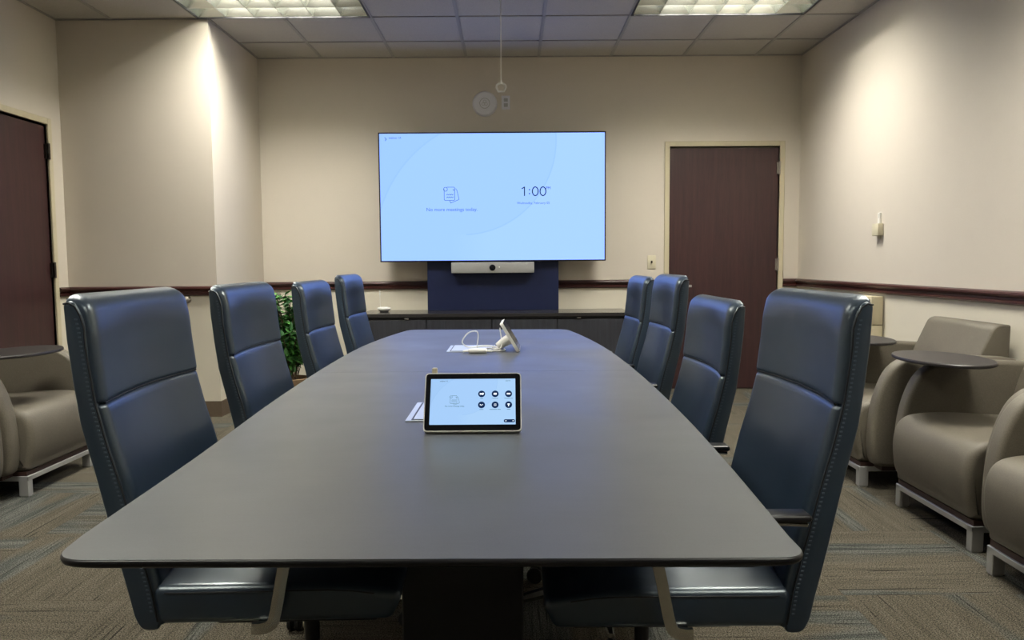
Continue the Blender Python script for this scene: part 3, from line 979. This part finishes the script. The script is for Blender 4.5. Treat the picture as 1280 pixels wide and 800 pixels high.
MB().box(-.036, .036, -.006, 0, -.058, .058, .003, 2).build('plate', M['offw'], op)
MB().box(-.017, .017, -.009, -.005, .006, .036, .003, 1).box(-.017, .017, -.009, -.005, -.036, -.006, .003, 1).build('sockets', M['steel'], op)
ls_ = empty('light_switch', (1.204, YB, 1.107), label='cream light switch plate left of the dark back door', cat='light switch')
MB().box(-.037, .037, -.006, 0, -.058, .058, .003, 2).build('plate', M['creamp'], ls_)
MB().box(-.006, .006, -.018, -.005, -.010, .012, .002, 1, None).build('toggle', M['bronze'], ls_)
# thermostat on the right wall
th = empty('thermostat', (XR, 5.19, 1.312), label='small cream sensor box on the right wall', cat='thermostat')
MB().box(-.038, 0, -.045, .045, -.038, .042, .004, 2).build('box', M['creamp'], th)
MB().box(-.014, 0, -.014, .014, .042, .115, .002, 1).box(-.018, -.012, -.004, .004, .085, .108).build('upper_stem', M['white'], th)
MB().box(-.012, 0, -.018, .018, -.060, -.038, .002, 1).build('lower_stem', M['creamp'], th)
# door stop on the column
dsn = empty('door_bumper', (-2.352, YC, .862), label='round metal door bumper on the column under the rail', cat='door bumper')
MB().lathe([(0, .034), (.012, .033), (.021, .026), (.024, .014), (.026, .004), (.030, 0), (0, 0)], 28, rot('X', PI / 2)).build('dome', M['hinge'], dsn)
MB().lathe([(0, .0375), (.005, .037), (.006, .033), (0, .033)], 12, rot('X', PI / 2)).build('tip', M['white'], dsn)
# cream cabinet by the right wall
cc = empty('slim_cabinet', (2.42, 5.30, 0), label='slim cream cabinet against the right wall behind the lounge chairs', cat='cabinet')
MB().box(-.045, .034, -.20, .20, .685, .872, .004, 2).build('upper_section', M['cream'], cc)
MB().box(-.045, .034, -.20, .20, 0, .680, .004, 2).build('lower_section', M['cream'], cc)

# hanging cord with ring
YH = 4.4
pc = empty('hanging_cord', (-.052, YH, H), label='thin white cord hanging from the ceiling with an open ring end', cat='cord')
zr = 2.092 - H
zt_ = zr
MB().tube([(0, 0, 0), (.001, 0, zr * .5), (0, 0, zr + .032)], .0026, 6).build('cord', M['white'], pc)
MB().lathe([(0, 0), (.020, 0), (.020, -.004), (0, -.004)], 20).build('ceiling_plate', M['white'], pc)
ring = [(-.010, .018), (-.024, .008), (-.026, -.004), (-.016, -.026), (.016, -.026), (.026, -.004), (.024, .008), (.010, .018), (-.010, .018)]
MB().tube([(x, 0, zr + z) for x, z in ring], .0055, 8).tube([(0, 0, zr + .016), (0, 0, zr + .036)], [.007, .004], 10).build('ring', M['white'], pc)

# ------------------------------------------------------------------ touch tablets on the table
def make_tablet():
    """origin at the middle of the bottom edge, leaning back, screen towards -y"""
    r = empty('touch_controller')
    W_, H_, t = .2165, .1385, .013
    tilt = math.atan2(.07, .117)
    mat = rot('X', -tilt)
    def place(o): 
        o.rotation_euler = (-tilt, 0, 0); o.location = (0, 0, .006); return o
    def rr(w, h, rad, y0, y1, z0):
        pl = roundpoly([(-w/2, z0, rad), (w/2, z0, rad), (w/2, z0 + h, rad), (-w/2, z0 + h, rad)], 5)
        mb = MB(); mb.loft([[(x, y0, z) for x, z in pl], [(x, y1, z) for x, z in pl]]); return mb
    place(rr(W_, H_, .010, 0, t, 0).build('casing', M['white'], r))
    gl = place(rr(W_ - .005, H_ - .005, .008, -.0008, .001, .0025).build('bezel', M['glass'], r, smooth=False))
    return r, place, W_, H_
def tablet_stand(r, yoff):
    mb = MB()
    mb.tube([(0, .036, .052), (0, .070, .032), (0, .096, .014)], [.024, .020, .016], 20)
    mb.box(-.030, .030, .080, .112, 0, .006, .002, 2)
    return mb.build('stand', M['white'], r)
def tablet_screen(r, place):
    sw_, sh2 = .190, .108
    d = place(MB().box(-sw_/2, sw_/2, -.0013, -.0007, -sh2/2, sh2/2).build('display', M['pad'], r, smooth=False))
    tilt = -d.rotation_euler.x
    d.location = Vector((0, 0, .006)) + rot('X', -tilt) @ Vector((0, 0, .0695))
    y = -.0016
    # buttons
    n = 0
    gly = [lambda x, z: [[(x-.003, z), (x+.002, z)], [(x+.002, z-.001), (x+.0035, z+.001)]],
           lambda x, z: [[(x-.0022, z), (x+.0022, z)]],
           lambda x, z: [[(x-.003, z), (x-.0008, z)], [(x+.0008, z), (x+.003, z)]],
           lambda x, z: [[(x-.003, z-.0015), (x-.003, z+.0015), (x, z-.0015), (x+.003, z+.0015)]],
           lambda x, z: [[(x-.002, z+.002), (x+.002, z+.002), (x+.002, z-.002), (x-.002, z-.002), (x-.002, z+.002)]],
           lambda x, z: [[(x, z-.003), (x, z+.002)], [(x-.002, z+.0015), (x+.002, z+.0015)]]]
    wds = [.0035, .0042, .0035, .0008, .0008, .0022]
    for j, z in enumerate((.0175, -.0085)):
        for i, x in enumerate((.0195, .0497, .0797)):
            k = j * 3 + i
            b = MB().lathe([(0, 0), (.0078, 0), (.0078, .0004), (0, .0004)], 28, T((x, -.0013, z)) @ rot('X', PI / 2)).build('app_button', M['navyb'], d, smooth=False)
            # glyph and caption marks belong to the display picture
            strokes(gly[k](x, z), wds[k], -.0020, M['icon'], d, 'button_symbol')
            cw = (.003, .006, .009, .004, .012, .0035)[k]
            strokes([[(x - cw, z - .0108), (x + cw * .3, z - .0108)], [(x + cw * .45, z - .0108), (x + cw, z - .0108)]], .0009, y, M['inkmid'], d, 'caption_mark')
    pl = roundpoly([(.069, -.0495, .004), (.0935, -.0495, .004), (.0935, -.0425, .004), (.069, -.0425, .004)], 5)
    mb = MB(); mb.loft([[(x, y, z) for x, z in pl], [(x, y + .0004, z) for x, z in pl]]); mb.build('volume_bar', M['navyb'], d, smooth=False)
    strokes([[(.0725, -.046), (.0745, -.046)], [(.0885, -.046), (.0905, -.046)]], .0014, y - .0003, M['icon'], d, 'volume_mark')
    text_mesh('status_text', 'No more meetings today.', .0042, M['inkmid'], d, (-.040, y, -.0125))
    text_mesh('room_text', 'webinar 1A', .0038, M['ink'], d, (-.066, y, .0475))
    text_mesh('clock_text', '1:00 PM', .0036, M['inkmid'], d, (.078, y, .0475))
    strokes(cal_lines(-.0415, .0045, .0115), .0006, y, M['inkmid'], d, 'calendar_icon')
tp, place, _, _ = make_tablet()
tablet_stand(tp, 0)
tp2 = copy_tree(tp)
tablet_screen(tp, place)
plg = MB().box(-.094, -.082, .073, .085, .105, .136, .002, 1).build('cable_plug', M['creamp'], tp)
tp.location = (-.0885, 1.668, .740)
tag(tp, 'touch tablet on the near part of the table, its lit screen facing the camera', 'tablet')
tp2.location = (.034, 3.30, .740); tp2.rotation_euler = (0, 0, math.radians(90 - 1.5))
tag(tp2, 'white touch tablet on a stand turned sideways, far part of the table', 'tablet')

def table_box(x, y, lab):
    r = empty('power_box', (x, y, .740), label=lab, cat='table outlet box', group='flush outlet boxes in the table top')
    MB().box(-.10, .10, -.12, .12, 0, .0025, .001, 1).build('rim', M['platec'], r)
    MB().box(-.086, .092, -.112, .112, .0025, .0032).build('gap', M['black'], r, smooth=False)
    MB().box(-.081, .090, -.110, .110, .0032, .0045, .001, 1).build('lid', M['platec'], r)
table_box(-.155, 1.925, 'pale metal outlet box lid showing left of the lit tablet')
table_box(-.177, 3.345, 'pale metal outlet box lid under the white cables')
# puck and cables
pk = empty('cable_dongle', (-.143, 3.185, .740), label='small rounded white cable adapter lying on the table', cat='adapter')
q = MB().box(-.040, .040, -.018, .018, .001, .018, .0075, 4); q.build('body', M['white'], pk)
MB().box(-.062, -.040, -.006, .006, .003, .012, .002, 1).box(.040, .060, -.006, .006, .003, .012, .002, 1).build('collar', M['white'], pk)
cbv = [(-.082, 3.185, .748), (-.06, 3.19, .7475), (-.03, 3.25, .745), (-.055, 3.36, .744), (-.12, 3.40, .747), (-.165, 3.34, .748), (-.195, 3.32, .752), (-.215, 3.31, .775), (-.19, 3.30, .812), (-.155, 3.29, .822), (-.145, 3.29, .805), (-.150, 3.29, .76), (-.15, 3.30, .750)]
o = MB().tube(catmull(cbv, 8, False), .0026, 8).build('cable', M['white'])
tag(o, 'white cable standing up in a loop beside the sideways tablet', 'cable')
cbv = [(-.053, 3.33, .832), (-.048, 3.32, .80), (-.046, 3.30, .775), (-.050, 3.26, .752), (-.085, 3.235, .7455), (-.13, 3.25, .7455), (-.105, 3.29, .7475), (-.06, 3.30, .745), (-.075, 3.37, .745), (-.14, 3.40, .747)]
o = MB().tube(catmull(cbv, 8, False), .0024, 8).build('cable', M['white'])
tag(o, 'white cable running from the back of the sideways tablet', 'cable')

# ------------------------------------------------------------------ plant in the corner
pt = empty('potted_plant', (-1.72, 5.95, 0), label='leafy green plant in a basket between the column and credenza', cat='plant')
MB().lathe([(0, 0), (.11, 0), (.13, .05), (.145, .20), (.15, .23), (.138, .235), (.13, .20), (0, .20)], 28).build('basket', M['basket'], pt)
st = MB(); lf = MB(); ld_ = MB()
def leaf(mb, p, d, L, W_):
    d = d.normalized(); s = d.cross(Vector((random.uniform(-.3, .3), random.uniform(-.3, .3), 1))).normalized(); nn = s.cross(d).normalized()
    c = [p, p + d * L * .35 + s * W_ * .5 + nn * L * .06, p + d * L * .75 + s * W_ * .32, p + d * L - nn * L * .12, p + d * L * .75 - s * W_ * .32, p + d * L * .35 - s * W_ * .5 + nn * L * .06]
    mdl = mb.bm.verts.new(p + d * L * .5 - nn * L * .03)
    vs = [mb.bm.verts.new(q) for q in c]
    for k in range(6): mb.bm.faces.new((mdl, vs[k], vs[(k + 1) % 6]))
for k in range(46):
    a = random.uniform(0, 2 * PI); rr_ = random.uniform(.02, .23); h = random.uniform(.35, .88)
    top = Vector((rr_ * math.cos(a), rr_ * math.sin(a) * .95, h))
    b0 = Vector((random.uniform(-.05, .05), random.uniform(-.05, .05), .2))
    pts = [b0, b0.lerp(top, .5) + Vector((0, 0, .06)), top]
    pts = catmull([tuple(p) for p in pts], 5, False)
    st.tube(pts, .0035, 5)
    for p in pts[3:]:
        for _ in range(5):
            d = Vector((random.uniform(-1, 1), random.uniform(-1, 1), random.uniform(-.5, .7)))
            leaf(random.choice((lf, lf, ld_)), Vector(p), d, random.uniform(.045, .085), random.uniform(.025, .042))
st.build('stems', M['stem'], pt); lf.build('foliage', M['leaf'], pt, smooth=False)
o = ld_.build('foliage', M['leafd'], pt, smooth=False); o['label'] = 'darker leaves'
